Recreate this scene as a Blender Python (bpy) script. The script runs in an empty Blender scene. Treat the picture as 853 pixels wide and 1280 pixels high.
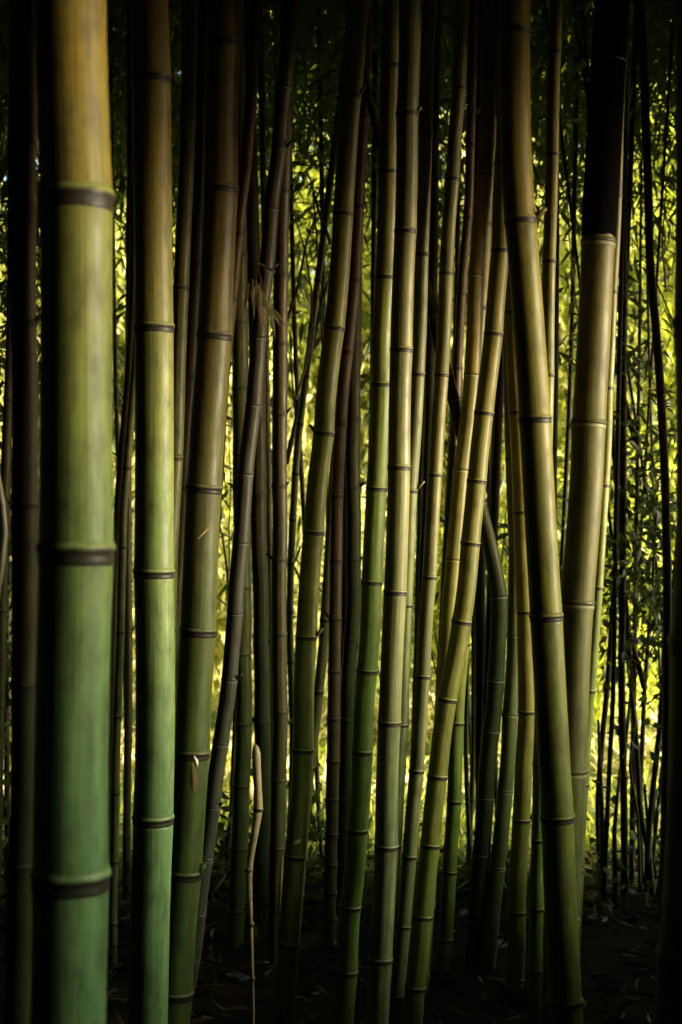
import bpy, math, random
import numpy as np
from mathutils import Vector

random.seed(7)
RNG = np.random.default_rng(7)
S = bpy.context.scene
C = S.collection

# ------------------------------------------------------------------ camera
F = 50.0 / 36.0 * 1280.0            # focal length in photograph pixels
EYE = 1.60
cam_d = bpy.data.cameras.new('camera')
cam = bpy.data.objects.new('camera', cam_d)
C.objects.link(cam)
cam.location = (0, 0, EYE)
cam.rotation_euler = (math.radians(90), 0, 0)
cam_d.sensor_fit = 'VERTICAL'
cam_d.sensor_height = 36.0
cam_d.sensor_width = 24.0
cam_d.lens = 50.0
cam_d.clip_start = 0.05
cam_d.clip_end = 800
cam_d.dof.use_dof = True
cam_d.dof.focus_distance = 4.35
cam_d.dof.aperture_fstop = 4.0
S.camera = cam

# ------------------------------------------------------------------ world, sun, exposure
SUN_AZ = math.radians(76)           # from the viewing side (-y) towards +x
SUN_EL = math.radians(10)
world = bpy.data.worlds.new('World')
S.world = world
world.use_nodes = True
wn = world.node_tree
wn.nodes.clear()
sky = wn.nodes.new('ShaderNodeTexSky')
sky.sky_type = 'NISHITA'
sky.sun_disc = False
sky.sun_elevation = SUN_EL
sky.sun_rotation = math.pi - SUN_AZ
bg = wn.nodes.new('ShaderNodeBackground')
bg.inputs['Strength'].default_value = 0.05
wo = wn.nodes.new('ShaderNodeOutputWorld')
wn.links.new(sky.outputs[0], bg.inputs[0])
wn.links.new(bg.outputs[0], wo.inputs[0])

to_sun = Vector((math.sin(SUN_AZ) * math.cos(SUN_EL), -math.cos(SUN_AZ) * math.cos(SUN_EL), math.sin(SUN_EL)))
sun_d = bpy.data.lights.new('sun', 'SUN')
sun_d.energy = 4.2
sun_d.angle = math.radians(28)
sun_d.color = (1.0, 0.90, 0.66)
sun = bpy.data.objects.new('sun', sun_d)
C.objects.link(sun)
sun.location = to_sun * 30
sun.rotation_euler = to_sun.to_track_quat('Z', 'Y').to_euler()

S.view_settings.view_transform = 'Standard'
S.view_settings.look = 'None'
S.view_settings.exposure = 3.4
S.view_settings.gamma = 1.0
S.render.engine = 'CYCLES'
S.cycles.max_bounces = 6
S.cycles.diffuse_bounces = 3
S.cycles.transmission_bounces = 4
S.cycles.transparent_max_bounces = 4


# ------------------------------------------------------------------ helpers
def tag(o, label=None, cat=None, group=None, kind=None):
    if label: o['label'] = label
    if cat: o['category'] = cat
    if group: o['group'] = group
    if kind: o['kind'] = kind
    return o


def empty(name, loc):
    o = bpy.data.objects.new(name, None)
    o.empty_display_size = 0.1
    C.objects.link(o)
    o.location = loc
    return o


def mesh_obj(name, verts, faces, mat, parent=None, uvs=None, smooth=True):
    me = bpy.data.meshes.new(name)
    me.from_pydata([tuple(v) for v in verts], [], faces)
    if uvs is not None:
        uvl = me.uv_layers.new(name='UVMap')
        idx = np.empty(len(me.loops), dtype=np.int32)
        me.loops.foreach_get('vertex_index', idx)
        uvl.data.foreach_set('uv', np.asarray(uvs, dtype=np.float32)[idx].ravel())
    if smooth:
        me.polygons.foreach_set('use_smooth', np.ones(len(me.polygons), dtype=bool))
    me.materials.append(mat)
    o = bpy.data.objects.new(name, me)
    C.objects.link(o)
    if parent is not None:
        o.parent = parent
    return o


def big_mesh(name, V, Q, mat, parent=None, attr=None, nside=4):
    """numpy verts (n,3), faces (m,nside)"""
    me = bpy.data.meshes.new(name)
    V = np.asarray(V, dtype=np.float32); Q = np.asarray(Q, dtype=np.int32)
    me.vertices.add(len(V)); me.vertices.foreach_set('co', V.ravel())
    me.loops.add(Q.size); me.loops.foreach_set('vertex_index', Q.ravel())
    me.polygons.add(len(Q))
    me.polygons.foreach_set('loop_start', np.arange(0, Q.size, nside, dtype=np.int32))
    me.update(calc_edges=True)
    if attr is not None:
        a = me.attributes.new('tint', 'FLOAT', 'POINT')
        a.data.foreach_set('value', np.asarray(attr, dtype=np.float32))
    me.materials.append(mat)
    o = bpy.data.objects.new(name, me)
    C.objects.link(o)
    if parent is not None:
        o.parent = parent
    return o


def node_mat(name):
    m = bpy.data.materials.new(name)
    m.use_nodes = True
    nt = m.node_tree
    for n in list(nt.nodes):
        nt.nodes.remove(n)
    out = nt.nodes.new('ShaderNodeOutputMaterial')
    return m, nt, out


def N(nt, t, **kw):
    n = nt.nodes.new(t)
    for k, v in kw.items():
        setattr(n, k, v)
    return n


def mix(nt, a, b, fac, mode='MIX'):
    n = nt.nodes.new('ShaderNodeMix')
    n.data_type = 'RGBA'
    n.blend_type = mode
    if isinstance(fac, (int, float)): n.inputs[0].default_value = fac
    else: nt.links.new(fac, n.inputs[0])
    for s, x in ((6, a), (7, b)):
        if isinstance(x, tuple): n.inputs[s].default_value = (*x, 1)
        else: nt.links.new(x, n.inputs[s])
    return n.outputs[2]


def ramp(nt, src, stops, interp='LINEAR'):
    r = nt.nodes.new('ShaderNodeValToRGB')
    r.color_ramp.interpolation = interp
    e = r.color_ramp.elements
    while len(e) > 1: e.remove(e[-1])
    e[0].position = stops[0][0]; e[0].color = (*stops[0][1], 1)
    for p, c in stops[1:]:
        x = e.new(p); x.color = (*c, 1)
    nt.links.new(src, r.inputs[0])
    return r.outputs[0]


def bw(a): return (a, a, a)


def noise(nt, vec, scale, detail=3, rough=0.5, sx=1, sy=1, sz=1, off=(0, 0, 0)):
    mp = nt.nodes.new('ShaderNodeMapping')
    mp.inputs['Scale'].default_value = (sx, sy, sz)
    mp.inputs['Location'].default_value = off
    nt.links.new(vec, mp.inputs[0])
    n = nt.nodes.new('ShaderNodeTexNoise')
    n.inputs['Scale'].default_value = scale
    n.inputs['Detail'].default_value = detail
    n.inputs['Roughness'].default_value = rough
    nt.links.new(mp.outputs[0], n.inputs[0])
    return n.outputs[0]


# culm colours (foot, mid stem, upper stem): green-to-amber vignette tint painted in by height
PAL = {
    'green':  ((0.17, 0.37, 0.14), (0.29, 0.36, 0.085), (0.33, 0.22, 0.025)),
    'lime':   ((0.14, 0.28, 0.04), (0.26, 0.30, 0.04), (0.31, 0.24, 0.025)),
    'olive':  ((0.11, 0.20, 0.05), (0.19, 0.205, 0.05), (0.25, 0.20, 0.035)),
    'gold':   ((0.20, 0.28, 0.04), (0.29, 0.27, 0.04), (0.31, 0.21, 0.02)),
    'pale':   ((0.19, 0.29, 0.11), (0.27, 0.27, 0.085), (0.31, 0.25, 0.045)),
    'red':    ((0.09, 0.10, 0.02), (0.14, 0.075, 0.016), (0.20, 0.088, 0.014)),
    'brown':  ((0.07, 0.10, 0.025), (0.11, 0.095, 0.022), (0.15, 0.085, 0.018)),
    'dark':   ((0.030, 0.055, 0.015), (0.05, 0.048, 0.014), (0.07, 0.040, 0.010)),  # shade on the dim culms put into the colour
    'rust':   ((0.09, 0.18, 0.035), (0.16, 0.165, 0.035), (0.22, 0.13, 0.016)),
    'grey':   ((0.09, 0.11, 0.07), (0.13, 0.125, 0.075), (0.16, 0.11, 0.04)),
    'tan':    ((0.40, 0.34, 0.16), (0.42, 0.36, 0.17), (0.42, 0.32, 0.14)),
}
_mats = {}


def culm_mat(kind, zr=(0.35, 1.3, 2.45), ring=None, blotch=0.3, stripe=0.35):
    key = (kind, zr, ring, blotch, stripe)
    if key in _mats: return _mats[key]
    m, nt, out = node_mat(kind + '_bamboo' + ('_node' if ring else ''))
    uv = N(nt, 'ShaderNodeUVMap').outputs[0]
    geo = N(nt, 'ShaderNodeNewGeometry')
    oi = N(nt, 'ShaderNodeObjectInfo')
    sep = N(nt, 'ShaderNodeSeparateXYZ'); nt.links.new(geo.outputs['Position'], sep.inputs[0])
    zn = N(nt, 'ShaderNodeMath', operation='DIVIDE'); nt.links.new(sep.outputs[2], zn.inputs[0]); zn.inputs[1].default_value = 4.0
    rs = N(nt, 'ShaderNodeMath', operation='MULTIPLY_ADD'); nt.links.new(oi.outputs['Random'], rs.inputs[0]); rs.inputs[1].default_value = 0.045; nt.links.new(zn.outputs[0], rs.inputs[2])
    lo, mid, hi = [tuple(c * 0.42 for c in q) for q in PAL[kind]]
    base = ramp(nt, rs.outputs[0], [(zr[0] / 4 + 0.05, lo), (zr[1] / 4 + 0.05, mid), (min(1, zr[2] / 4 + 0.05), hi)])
    # each internode a slightly different age: tint by object random
    vo = N(nt, 'ShaderNodeVectorMath', operation='ADD')
    nt.links.new(uv, vo.inputs[0])
    cmb = N(nt, 'ShaderNodeCombineXYZ'); nt.links.new(oi.outputs['Random'], cmb.inputs[2])
    mm = N(nt, 'ShaderNodeVectorMath', operation='SCALE'); nt.links.new(cmb.outputs[0], mm.inputs[0]); mm.inputs['Scale'].default_value = 3.0
    nt.links.new(mm.outputs[0], vo.inputs[1])
    vec = vo.outputs[0]
    # fine vertical fibre
    fib = noise(nt, vec, 1.0, 4, 0.65, 230, 5, 1)
    fibc = ramp(nt, fib, [(0.28, bw(0.5)), (0.5, bw(1.0)), (0.72, bw(1.35))])
    col = mix(nt, base, fibc, 0.8, 'MULTIPLY')
    lg = noise(nt, vec, 1.0, 4, 0.6, 30, 1.1, 1, (6, 3, 0))
    col = mix(nt, col, ramp(nt, lg, [(0.32, (0.62, 0.70, 0.62)), (0.5, (1, 1, 1)), (0.68, (1.30, 1.16, 0.95))]), 0.8, 'MULTIPLY')
    cl = noise(nt, vec, 1.0, 5, 0.7, 24, 11, 1, (2, 9, 0))
    col = mix(nt, col, ramp(nt, cl, [(0.34, (0.42, 0.38, 0.30)), (0.50, (1, 1, 1)), (0.7, (1.3, 1.3, 1.2))]), 0.7, 'MULTIPLY')
    sk = noise(nt, vec, 1.0, 3, 0.6, 240, 1.2, 1, (7, 5, 0))
    skf = ramp(nt, sk, [(0.60, bw(0)), (0.68, bw(0.55))])
    col = mix(nt, col, tuple(c * 0.35 for c in mid), skf)
    # wide vertical streaks (greener / greyer)
    st = noise(nt, vec, 1.0, 3, 0.6, 95, 1.6, 1, (3, 1, 0))
    stf = ramp(nt, st, [(0.45, bw(0)), (0.66, bw(1))])
    scf = N(nt, 'ShaderNodeMath', operation='MULTIPLY'); nt.links.new(stf, scf.inputs[0]); scf.inputs[1].default_value = stripe
    col = mix(nt, col, tuple(c * 0.45 for c in mid), scf.outputs[0])
    # waxy bloom
    bl = noise(nt, vec, 1.0, 4, 0.6, 20, 9, 1, (9, 4, 0))
    blf = ramp(nt, bl, [(0.5, bw(0)), (0.72, bw(0.22))])
    col = mix(nt, col, tuple(c * 1.1 + 0.015 for c in mid), blf)
    # soot / lichen blotches
    bt = noise(nt, vec, 1.0, 5, 0.68, 22, 9, 1, (1, 7, 0))
    btf = ramp(nt, bt, [(0.50, bw(0)), (0.68, bw(1))])
    bsc = N(nt, 'ShaderNodeMath', operation='MULTIPLY'); nt.links.new(btf, bsc.inputs[0]); bsc.inputs[1].default_value = blotch
    col = mix(nt, col, (0.025, 0.02, 0.009), bsc.outputs[0])
    # small dark specks
    sp = noise(nt, vec, 1.0, 2, 0.5, 170, 90, 1, (5, 2, 0))
    spf = ramp(nt, sp, [(0.70, bw(0)), (0.76, bw(0.6))])
    col = mix(nt, col, (0.02, 0.015, 0.008), spf)
    if ring:
        sv = N(nt, 'ShaderNodeSeparateXYZ'); nt.links.new(uv, sv.inputs[0])
        wob = noise(nt, vec, 1.0, 2, 0.5, 45, 0.01, 1)
        ad = N(nt, 'ShaderNodeMath', operation='MULTIPLY_ADD'); nt.links.new(wob, ad.inputs[0])
        ad.inputs[1].default_value = 0.12
        nt.links.new(sv.outputs[1], ad.inputs[2])
        v = ad.outputs[0]
        if ring == 'dark':      # dark sheath scar under a faintly bloomed ridge
            dk = ramp(nt, v, [(0.03, bw(0)), (0.12, bw(0.92)), (0.72, bw(0.97)), (0.82, bw(0.0))])
            pl = ramp(nt, v, [(0.80, bw(0)), (0.88, bw(0.35)), (0.98, bw(0.2)), (1.08, bw(0))])
        elif ring == 'white':   # broad white wax line below a dark scar
            dk = ramp(nt, v, [(0.50, bw(0)), (0.58, bw(0.75)), (0.86, bw(0.5)), (1.0, bw(0))])
            pl = ramp(nt, v, [(0.10, bw(0)), (0.24, bw(0.8)), (0.42, bw(0.9)), (0.54, bw(0))])
        else:                   # faint
            dk = ramp(nt, v, [(0.15, bw(0)), (0.3, bw(0.7)), (0.6, bw(0.7)), (0.8, bw(0))])
            pl = ramp(nt, v, [(0.60, bw(0)), (0.74, bw(0.2)), (0.94, bw(0))])
        col = mix(nt, col, (0.012, 0.009, 0.006), dk)
        col = mix(nt, col, tuple(c * 1.5 + 0.05 for c in mid), pl)
    b = N(nt, 'ShaderNodeBsdfPrincipled')
    nt.links.new(col, b.inputs['Base Color'])
    rr = ramp(nt, bt, [(0.3, bw(0.36)), (0.7, bw(0.62))])
    nt.links.new(rr, b.inputs['Roughness'])
    b.inputs['Specular IOR Level'].default_value = 0.06 if kind == 'dark' else 0.22
    bp = N(nt, 'ShaderNodeBump'); bp.inputs['Strength'].default_value = 0.35; bp.inputs['Distance'].default_value = 0.0015
    nt.links.new(sk, bp.inputs['Height'])
    nt.links.new(bp.outputs[0], b.inputs['Normal'])
    nt.links.new(b.outputs[0], out.inputs[0])
    _mats[key] = m
    return m


def leaf_mat(name, c1, c2, trans=0.45, spec=0.3, trans_col=None):
    m, nt, out = node_mat(name)
    at = N(nt, 'ShaderNodeAttribute'); at.attribute_name = 'tint'
    col = ramp(nt, at.outputs['Fac'], [(0, c1), (1, c2)])
    b = N(nt, 'ShaderNodeBsdfPrincipled')
    nt.links.new(col, b.inputs['Base Color'])
    b.inputs['Roughness'].default_value = 0.5
    b.inputs['Specular IOR Level'].default_value = spec
    t = N(nt, 'ShaderNodeBsdfTranslucent')
    tc = mix(nt, col, (1.5, 1.55, 1.0), 1.0, 'MULTIPLY')
    nt.links.new(tc, t.inputs[0])
    ms = N(nt, 'ShaderNodeMixShader'); ms.inputs[0].default_value = trans
    nt.links.new(b.outputs[0], ms.inputs[1]); nt.links.new(t.outputs[0], ms.inputs[2])
    nt.links.new(ms.outputs[0], out.inputs[0])
    return m


def plain_mat(name, c1, c2, scale=30, rough=0.8, sz=1.0, bump=0.4, spec=0.15):
    m, nt, out = node_mat(name)
    tc = N(nt, 'ShaderNodeTexCoord').outputs['Object']
    n1 = noise(nt, tc, scale, 5, 0.6, 1, 1, sz)
    col = ramp(nt, n1, [(0.3, c1), (0.7, c2)])
    b = N(nt, 'ShaderNodeBsdfPrincipled')
    nt.links.new(col, b.inputs['Base Color'])
    b.inputs['Roughness'].default_value = rough; b.inputs['Specular IOR Level'].default_value = spec
    bp = N(nt, 'ShaderNodeBump'); bp.inputs['Strength'].default_value = bump; bp.inputs['Distance'].default_value = 0.01
    nt.links.new(n1, bp.inputs['Height']); nt.links.new(bp.outputs[0], b.inputs['Normal'])
    nt.links.new(b.outputs[0], out.inputs[0])
    return m


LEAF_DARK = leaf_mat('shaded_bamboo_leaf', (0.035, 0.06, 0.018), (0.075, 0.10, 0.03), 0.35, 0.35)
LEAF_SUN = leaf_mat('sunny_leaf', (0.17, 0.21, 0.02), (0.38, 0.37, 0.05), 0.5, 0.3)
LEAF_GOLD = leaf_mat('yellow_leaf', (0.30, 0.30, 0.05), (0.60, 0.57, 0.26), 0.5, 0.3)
LEAF_DRY = leaf_mat('dry_leaf', (0.26, 0.20, 0.09), (0.42, 0.33, 0.16), 0.3, 0.2)
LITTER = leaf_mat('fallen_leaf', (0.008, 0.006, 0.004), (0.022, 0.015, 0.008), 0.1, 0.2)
BARK = plain_mat('bark', (0.03, 0.022, 0.012), (0.08, 0.06, 0.035), 25, 0.85, 0.2)
TWIG = plain_mat('twig', (0.05, 0.045, 0.02), (0.10, 0.085, 0.04), 40, 0.7)


# ------------------------------------------------------------------ tubes
def frame_at(P, i):
    a = P[max(0, i - 1)]; b = P[min(len(P) - 1, i + 1)]
    t = (b - a); t /= np.linalg.norm(t)
    x = np.cross(np.array([0, 1.0, 0]), t); x /= np.linalg.norm(x)
    y = np.cross(t, x)
    return t, x, y


def tube(P, R, n=16, caps=True, v0=0.0, vs=None):
    """closed tube through P with radii R; uv u = metres round, v = metres along; the seam faces away (+y)"""
    V, U, Fc = [], [], []
    L = 0.0
    for i, p in enumerate(P):
        if i: L += np.linalg.norm(P[i] - P[i - 1])
        t, x, y = frame_at(P, i)
        if y[1] < 0: y = -y; x = -x
        for k in range(n + 1):
            a = 2 * math.pi * k / n
            V.append(p + R[i] * (math.sin(a) * x + math.cos(a) * y))
            U.append((k / n * 2 * math.pi * R[0], (v0 + L) if vs is None else vs[i]))
    m = n + 1
    for i in range(len(P) - 1):
        for k in range(n):
            Fc.append((i * m + k, (i + 1) * m + k, (i + 1) * m + k + 1, i * m + k + 1))
    if caps:
        for i, rev in ((0, False), (len(P) - 1, True)):
            f = [i * m + k for k in range(n)]
            Fc.append(tuple(reversed(f)) if rev else tuple(f))
    return V, Fc, U


def px(x, y, D):
    return np.array([(x - 426.5) / F * D, D, EYE - (y - 640.0) / F * D])


def smooth_x(ys, xs, y):
    """monotone-ish interpolation of x over y, linear beyond the ends"""
    if y <= ys[0]:
        s = (xs[1] - xs[0]) / (ys[1] - ys[0]); s = max(-0.25, min(0.25, s))
        return xs[0] + s * (y - ys[0])
    if y >= ys[-1]:
        s = (xs[-1] - xs[-2]) / (ys[-1] - ys[-2]); s = max(-0.25, min(0.25, s))
        return xs[-1] + s * (y - ys[-1])
    j = 0
    while ys[j + 1] < y: j += 1
    def m(i):
        if i <= 0: return (xs[1] - xs[0]) / (ys[1] - ys[0])
        if i >= len(xs) - 1: return (xs[-1] - xs[-2]) / (ys[-1] - ys[-2])
        return (xs[i + 1] - xs[i - 1]) / (ys[i + 1] - ys[i - 1])
    h = ys[j + 1] - ys[j]; t = (y - ys[j]) / h
    return ((2*t**3 - 3*t**2 + 1) * xs[j] + (t**3 - 2*t**2 + t) * h * m(j)
            + (-2*t**3 + 3*t**2) * xs[j + 1] + (t**3 - t**2) * h * m(j + 1))


def culm(label, D, w, kind, pts, nodes, zr=(0.35, 1.3, 2.45), ring='dark', blotch=0.25, stripe=0.3,
         sides=None, group=None, edge='r', top_z=5.4, name='bamboo_culm', swell=1.0, simple=False, lean=None, y_end=None, y_start=None, taper=None):
    """pts: (x of the right-hand outline, y) down the photograph; a real stem D metres away grows from them"""
    r = w * D / F / 2
    ys = [p[1] for p in pts]; xs = [p[0] - (w / 2 if edge == 'r' else 0) for p in pts]
    k = random.uniform(-0.035, 0.035) if lean is None else lean
    def point(y):
        x = smooth_x(ys, xs, y)
        p = px(x, y, D)
        Y = D + k * (p[2] - EYE)
        return px(x, y, Y)
    y_bot = 640 + F * (EYE + 0.06) / D if y_end is None else y_end
    y_top = 640 - F * (top_z - EYE) / D if y_start is None else y_start
    nodes = sorted(nodes)
    gaps = [b - a for a, b in zip(nodes, nodes[1:])] or [w * 6]
    gu = gaps[0]; gd = gaps[-1]
    nn = list(nodes)
    while nn[0] - gu > y_top + gu * 0.2: nn.insert(0, nn[0] - gu)
    while nn[-1] + gd < y_bot - gd * 0.2: nn.append(nn[-1] + gd); gd = max(gd * 0.9, w * 2)
    cuts = [y_top] + nn + [y_bot]
    base = point(y_bot)
    root = empty(name, tuple(base))
    tag(root, label, 'bamboo', group)
    sides = sides or (36 if w > 60 else 26 if w > 24 else 18)
    def rad(y):
        if taper is not None: return np.interp(y, taper[0], taper[1]) * D / F / 2
        return r * (1 + 0.03 * (y - 640) / 640)
    sh_ = random.choice((-0.35, -0.1, 0.15, 0.4)) if w < 44 else 0
    zr = tuple(round(q + sh_, 2) for q in zr) if zr[0] + sh_ > 0 else zr
    mat = culm_mat(kind, zr, None, blotch, stripe)
    rmat = culm_mat(kind, zr, ring, blotch, stripe)
    if simple:
        P, R = [], []
        for a, b in zip(cuts, cuts[1:]):
            for f in (0, 0.04, 0.3, 0.6, 0.93):
                y = a + (b - a) * f
                P.append(point(y) - base); R.append(rad(y) * (1.1 if f == 0 and a != cuts[0] else 1))
        P.append(point(cuts[-1]) - base); R.append(rad(cuts[-1]))
        V, Fc, U = tube(P, R, 12)
        mesh_obj('stalk', V, Fc, mat, root, U)
        return root, point, rad
    hw = max((0.16 if w > 80 else 0.13) * w, 2.4)            # node half height in px
    for q, (a, b) in enumerate(zip(cuts, cuts[1:])):
        P, R = [], []
        L = b - a
        bow = random.uniform(-0.05, 0.05) * w
        for f in (0, 0.03, 0.08, 0.2, 0.35, 0.5, 0.65, 0.8, 0.92, 0.97, 1.0):
            y = a + L * f
            near = math.exp(-min(f, 1 - f) * L / (0.45 * w))
            p = point(y); p[0] += bow * math.sin(math.pi * f) * D / F
            P.append(p - base); R.append(rad(y) * (1 + 0.035 * swell * near - 0.012))
        V, Fc, U = tube(P, R, sides)
        mesh_obj('internode', V, Fc, mat, root, U)
        if q < len(cuts) - 2:
            P, R, vs = [], [], []
            tilt = random.uniform(-0.2, 0.2)
            for o_, g, v in ((1.15, 0.985, 0.0), (0.75, 1.045, 0.14), (0.45, 1.04, 0.3), (0.15, 1.03, 0.42), (-0.05, 1.045, 0.52),
                             (-0.3, 1.085, 0.66), (-0.6, 1.08, 0.76), (-0.9, 1.045, 0.9), (-1.2, 0.985, 1.0)):
                y = b + o_ * hw
                P.append(point(y) - base); R.append(rad(y) * (1 + (g - 1) * swell)); vs.append(v)
            if w < 20: R = [x * 1.0 + 0.0006 for x in R]
            V, Fc, U = tube(P, R, sides, caps=False, vs=vs)
            mesh_obj('node_ring', V, Fc, rmat, root, U)
            if 9 < w < 45 and random.random() < 0.16:      # snapped-off branch stub just above a node
                sd = random.choice((-1, 1)); c0 = point(b - 0.7 * hw) - base; rr_ = rad(b)
                dv = np.array([sd * 0.8, -random.uniform(-0.3, 0.7), random.uniform(0.5, 1.1)]); dv /= np.linalg.norm(dv)
                q0 = c0 + np.array([sd * rr_ * 0.85, -rr_ * 0.3, 0]); ln = random.uniform(0.012, 0.04)
                V, Fc, U = tube([q0, q0 + dv * ln * 0.5, q0 + dv * ln], [rr_ * 0.24, rr_ * 0.17, rr_ * 0.14], 8)
                mesh_obj('branch_stub', V, Fc, mat, root, U)
    return root, point, rad


# ------------------------------------------------------------------ leaves
def leaf_mesh(cent, dirs, length, width, droop=0.25):
    """lance-shaped, folded, drooping leaves: 6 verts, 4 tris as 2 quads + 2... kept as 4 triangles"""
    n = len(cent)
    d = dirs / np.linalg.norm(dirs, axis=1, keepdims=True)
    rv = RNG.normal(size=(n, 3))
    s = np.cross(d, rv); s /= np.linalg.norm(s, axis=1, keepdims=True)
    u = np.cross(s, d)
    L = np.broadcast_to(length, (n,))[:, None]; W = np.broadcast_to(width, (n,))[:, None]
    dn = np.array([[0, 0, -1.0]])
    base = cent
    m1 = cent + d * L * 0.35 + dn * L * droop * 0.15
    tip = cent + d * L + dn * L * droop
    l = m1 + s * W * 0.5 + u * W * 0.18
    r = m1 - s * W * 0.5 + u * W * 0.18
    m2 = cent + d * L * 0.7 + dn * L * droop * 0.5
    V = np.stack([base, l, m2, r, tip], 1).reshape(-1, 3)
    o = np.arange(n)[:, None] * 5
    T = np.concatenate([o + np.array([[0, 3, 2]]), o + np.array([[0, 2, 1]]), o + np.array([[1, 2, 4]]), o + np.array([[2, 3, 4]])], 0)
    return V, T


def leaves(name, cent, mat, length=0.12, width=0.018, down=0.8, jitter=0.3, parent=None, per=7, spread=0.07, dirs=None, droop=0.25):
    """cent: spray centres; each spray carries PER leaves fanning and hanging"""
    c = np.repeat(cent, per, axis=0) + RNG.normal(size=(len(cent) * per, 3)) * spread
    n = len(c)
    if dirs is None:
        fan = np.repeat(RNG.normal(size=(len(cent), 3)) * 0.6, per, axis=0)
        dirs = fan + RNG.normal(size=(n, 3)) * 0.55 + np.array([[0, 0, -down]])
    L = length * RNG.uniform(1 - jitter, 1 + jitter, n); W = width * RNG.uniform(1 - jitter, 1 + jitter, n)
    V, T = leaf_mesh(c, dirs, L, W, droop)
    tint = np.repeat(np.clip(np.repeat(RNG.uniform(0, 1, len(cent)), per) * 0.6 + RNG.uniform(0, 0.4, n), 0, 1), 5)
    return big_mesh(name, V, T, mat, parent, tint, 3)


def limb(path, r0, r1, mat, parent, name='branch', n=8):
    P = [np.array(p, dtype=float) for p in path]
    R = [r0 + (r1 - r0) * i / (len(P) - 1) for i in range(len(P))]
    V, Fc, U = tube(P, R, n)
    return mesh_obj(name, V, Fc, mat, parent, U)


# ------------------------------------------------------------------ ground
def ground():
    xs = np.concatenate([np.linspace(-300, -12, 12), np.linspace(-10, 10, 90), np.linspace(12, 300, 12)])
    ys = np.concatenate([np.linspace(-300, -6, 10), np.linspace(-5, 22, 110), np.linspace(25, 500, 12)])
    X, Y = np.meshgrid(xs, ys)
    Z = 0.03 * np.sin(X * 2.1 + 0.7 * Y) * np.cos(Y * 1.7) + 0.02 * np.sin(5.1 * X) * np.sin(4.3 * Y + 1)
    Z *= np.exp(-((X / 14) ** 2))
    V = np.stack([X, Y, Z], -1).reshape(-1, 3)
    ny, nx = X.shape
    i = np.arange(ny - 1)[:, None] * nx + np.arange(nx - 1)[None]
    Q = np.stack([i, i + 1, i + nx + 1, i + nx], -1).reshape(-1, 4)
    m, nt, out = node_mat('forest_floor')
    tc = N(nt, 'ShaderNodeNewGeometry').outputs['Position']
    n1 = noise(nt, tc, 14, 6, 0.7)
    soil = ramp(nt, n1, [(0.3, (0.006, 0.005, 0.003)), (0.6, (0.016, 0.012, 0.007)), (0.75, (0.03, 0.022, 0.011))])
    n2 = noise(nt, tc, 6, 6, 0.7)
    grass = ramp(nt, n2, [(0.3, (0.06, 0.11, 0.015)), (0.5, (0.17, 0.20, 0.04)), (0.62, (0.42, 0.38, 0.17))])  # palest stop paints overexposed patches onto the clearing floor
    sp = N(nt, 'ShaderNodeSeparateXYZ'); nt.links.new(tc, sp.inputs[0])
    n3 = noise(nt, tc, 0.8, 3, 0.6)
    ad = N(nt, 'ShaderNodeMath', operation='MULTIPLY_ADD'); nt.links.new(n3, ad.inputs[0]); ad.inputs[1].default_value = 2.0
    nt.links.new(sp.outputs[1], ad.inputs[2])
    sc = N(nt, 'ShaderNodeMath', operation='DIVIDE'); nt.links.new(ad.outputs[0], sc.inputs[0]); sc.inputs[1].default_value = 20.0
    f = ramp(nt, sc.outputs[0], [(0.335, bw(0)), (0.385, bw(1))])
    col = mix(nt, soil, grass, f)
    b = N(nt, 'ShaderNodeBsdfPrincipled'); nt.links.new(col, b.inputs['Base Color']); b.inputs['Roughness'].default_value = 0.9; b.inputs['Specular IOR Level'].default_value = 0.05
    bp = N(nt, 'ShaderNodeBump'); bp.inputs['Strength'].default_value = 0.6; bp.inputs['Distance'].default_value = 0.03
    nt.links.new(n1, bp.inputs['Height']); nt.links.new(bp.outputs[0], b.inputs['Normal'])
    nt.links.new(b.outputs[0], out.inputs[0])
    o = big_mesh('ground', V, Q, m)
    o.data.polygons.foreach_set('use_smooth', np.ones(len(o.data.polygons), dtype=bool))
    tag(o, kind='structure')


ground()

# fallen leaves on the shaded floor, grass and low weeds in the sunny clearing
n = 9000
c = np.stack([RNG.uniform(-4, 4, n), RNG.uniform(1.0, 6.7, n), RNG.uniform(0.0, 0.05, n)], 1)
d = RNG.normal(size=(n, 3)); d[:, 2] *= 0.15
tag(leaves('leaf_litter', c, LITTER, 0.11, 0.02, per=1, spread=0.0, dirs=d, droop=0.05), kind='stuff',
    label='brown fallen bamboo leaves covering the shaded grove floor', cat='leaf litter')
n = 30000
c = np.stack([RNG.uniform(-9, 9, n), 6.5 + 13 * RNG.uniform(0, 1, n) ** 1.5, RNG.uniform(-0.02, 0.03, n)], 1)
d = RNG.normal(size=(n, 3)) * 0.45 + np.array([[0, 0, 1.0]])
tag(leaves('clearing_grass', c, LEAF_SUN, 0.17, 0.02, per=1, spread=0, dirs=d, droop=0.3), kind='stuff',
    label='sunlit grass growing in the clearing behind the grove', cat='grass')

n = 16000
c = np.stack([RNG.uniform(-7, 7, n), RNG.uniform(7.6, 13, n), RNG.uniform(0.0, 0.05, n)], 1)
d = RNG.normal(size=(n, 3)) * 0.7 + np.array([[0, 0, 0.8]])
keep = np.sin(c[:, 0] * 2.3 + 1) * np.sin(c[:, 1] * 1.9) > -0.1  # pale tufts added in patches to stand for blown highlights
tag(leaves('highlight_grass', c[keep], leaf_mat('painted_highlight', (0.45, 0.38, 0.16), (0.62, 0.55, 0.30), 0.3, 0.2), 0.2, 0.03, per=1, spread=0, dirs=d[keep], droop=0.3), kind='stuff',
    label='pale grass added as blown highlights in patches of the clearing', cat='grass')

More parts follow.
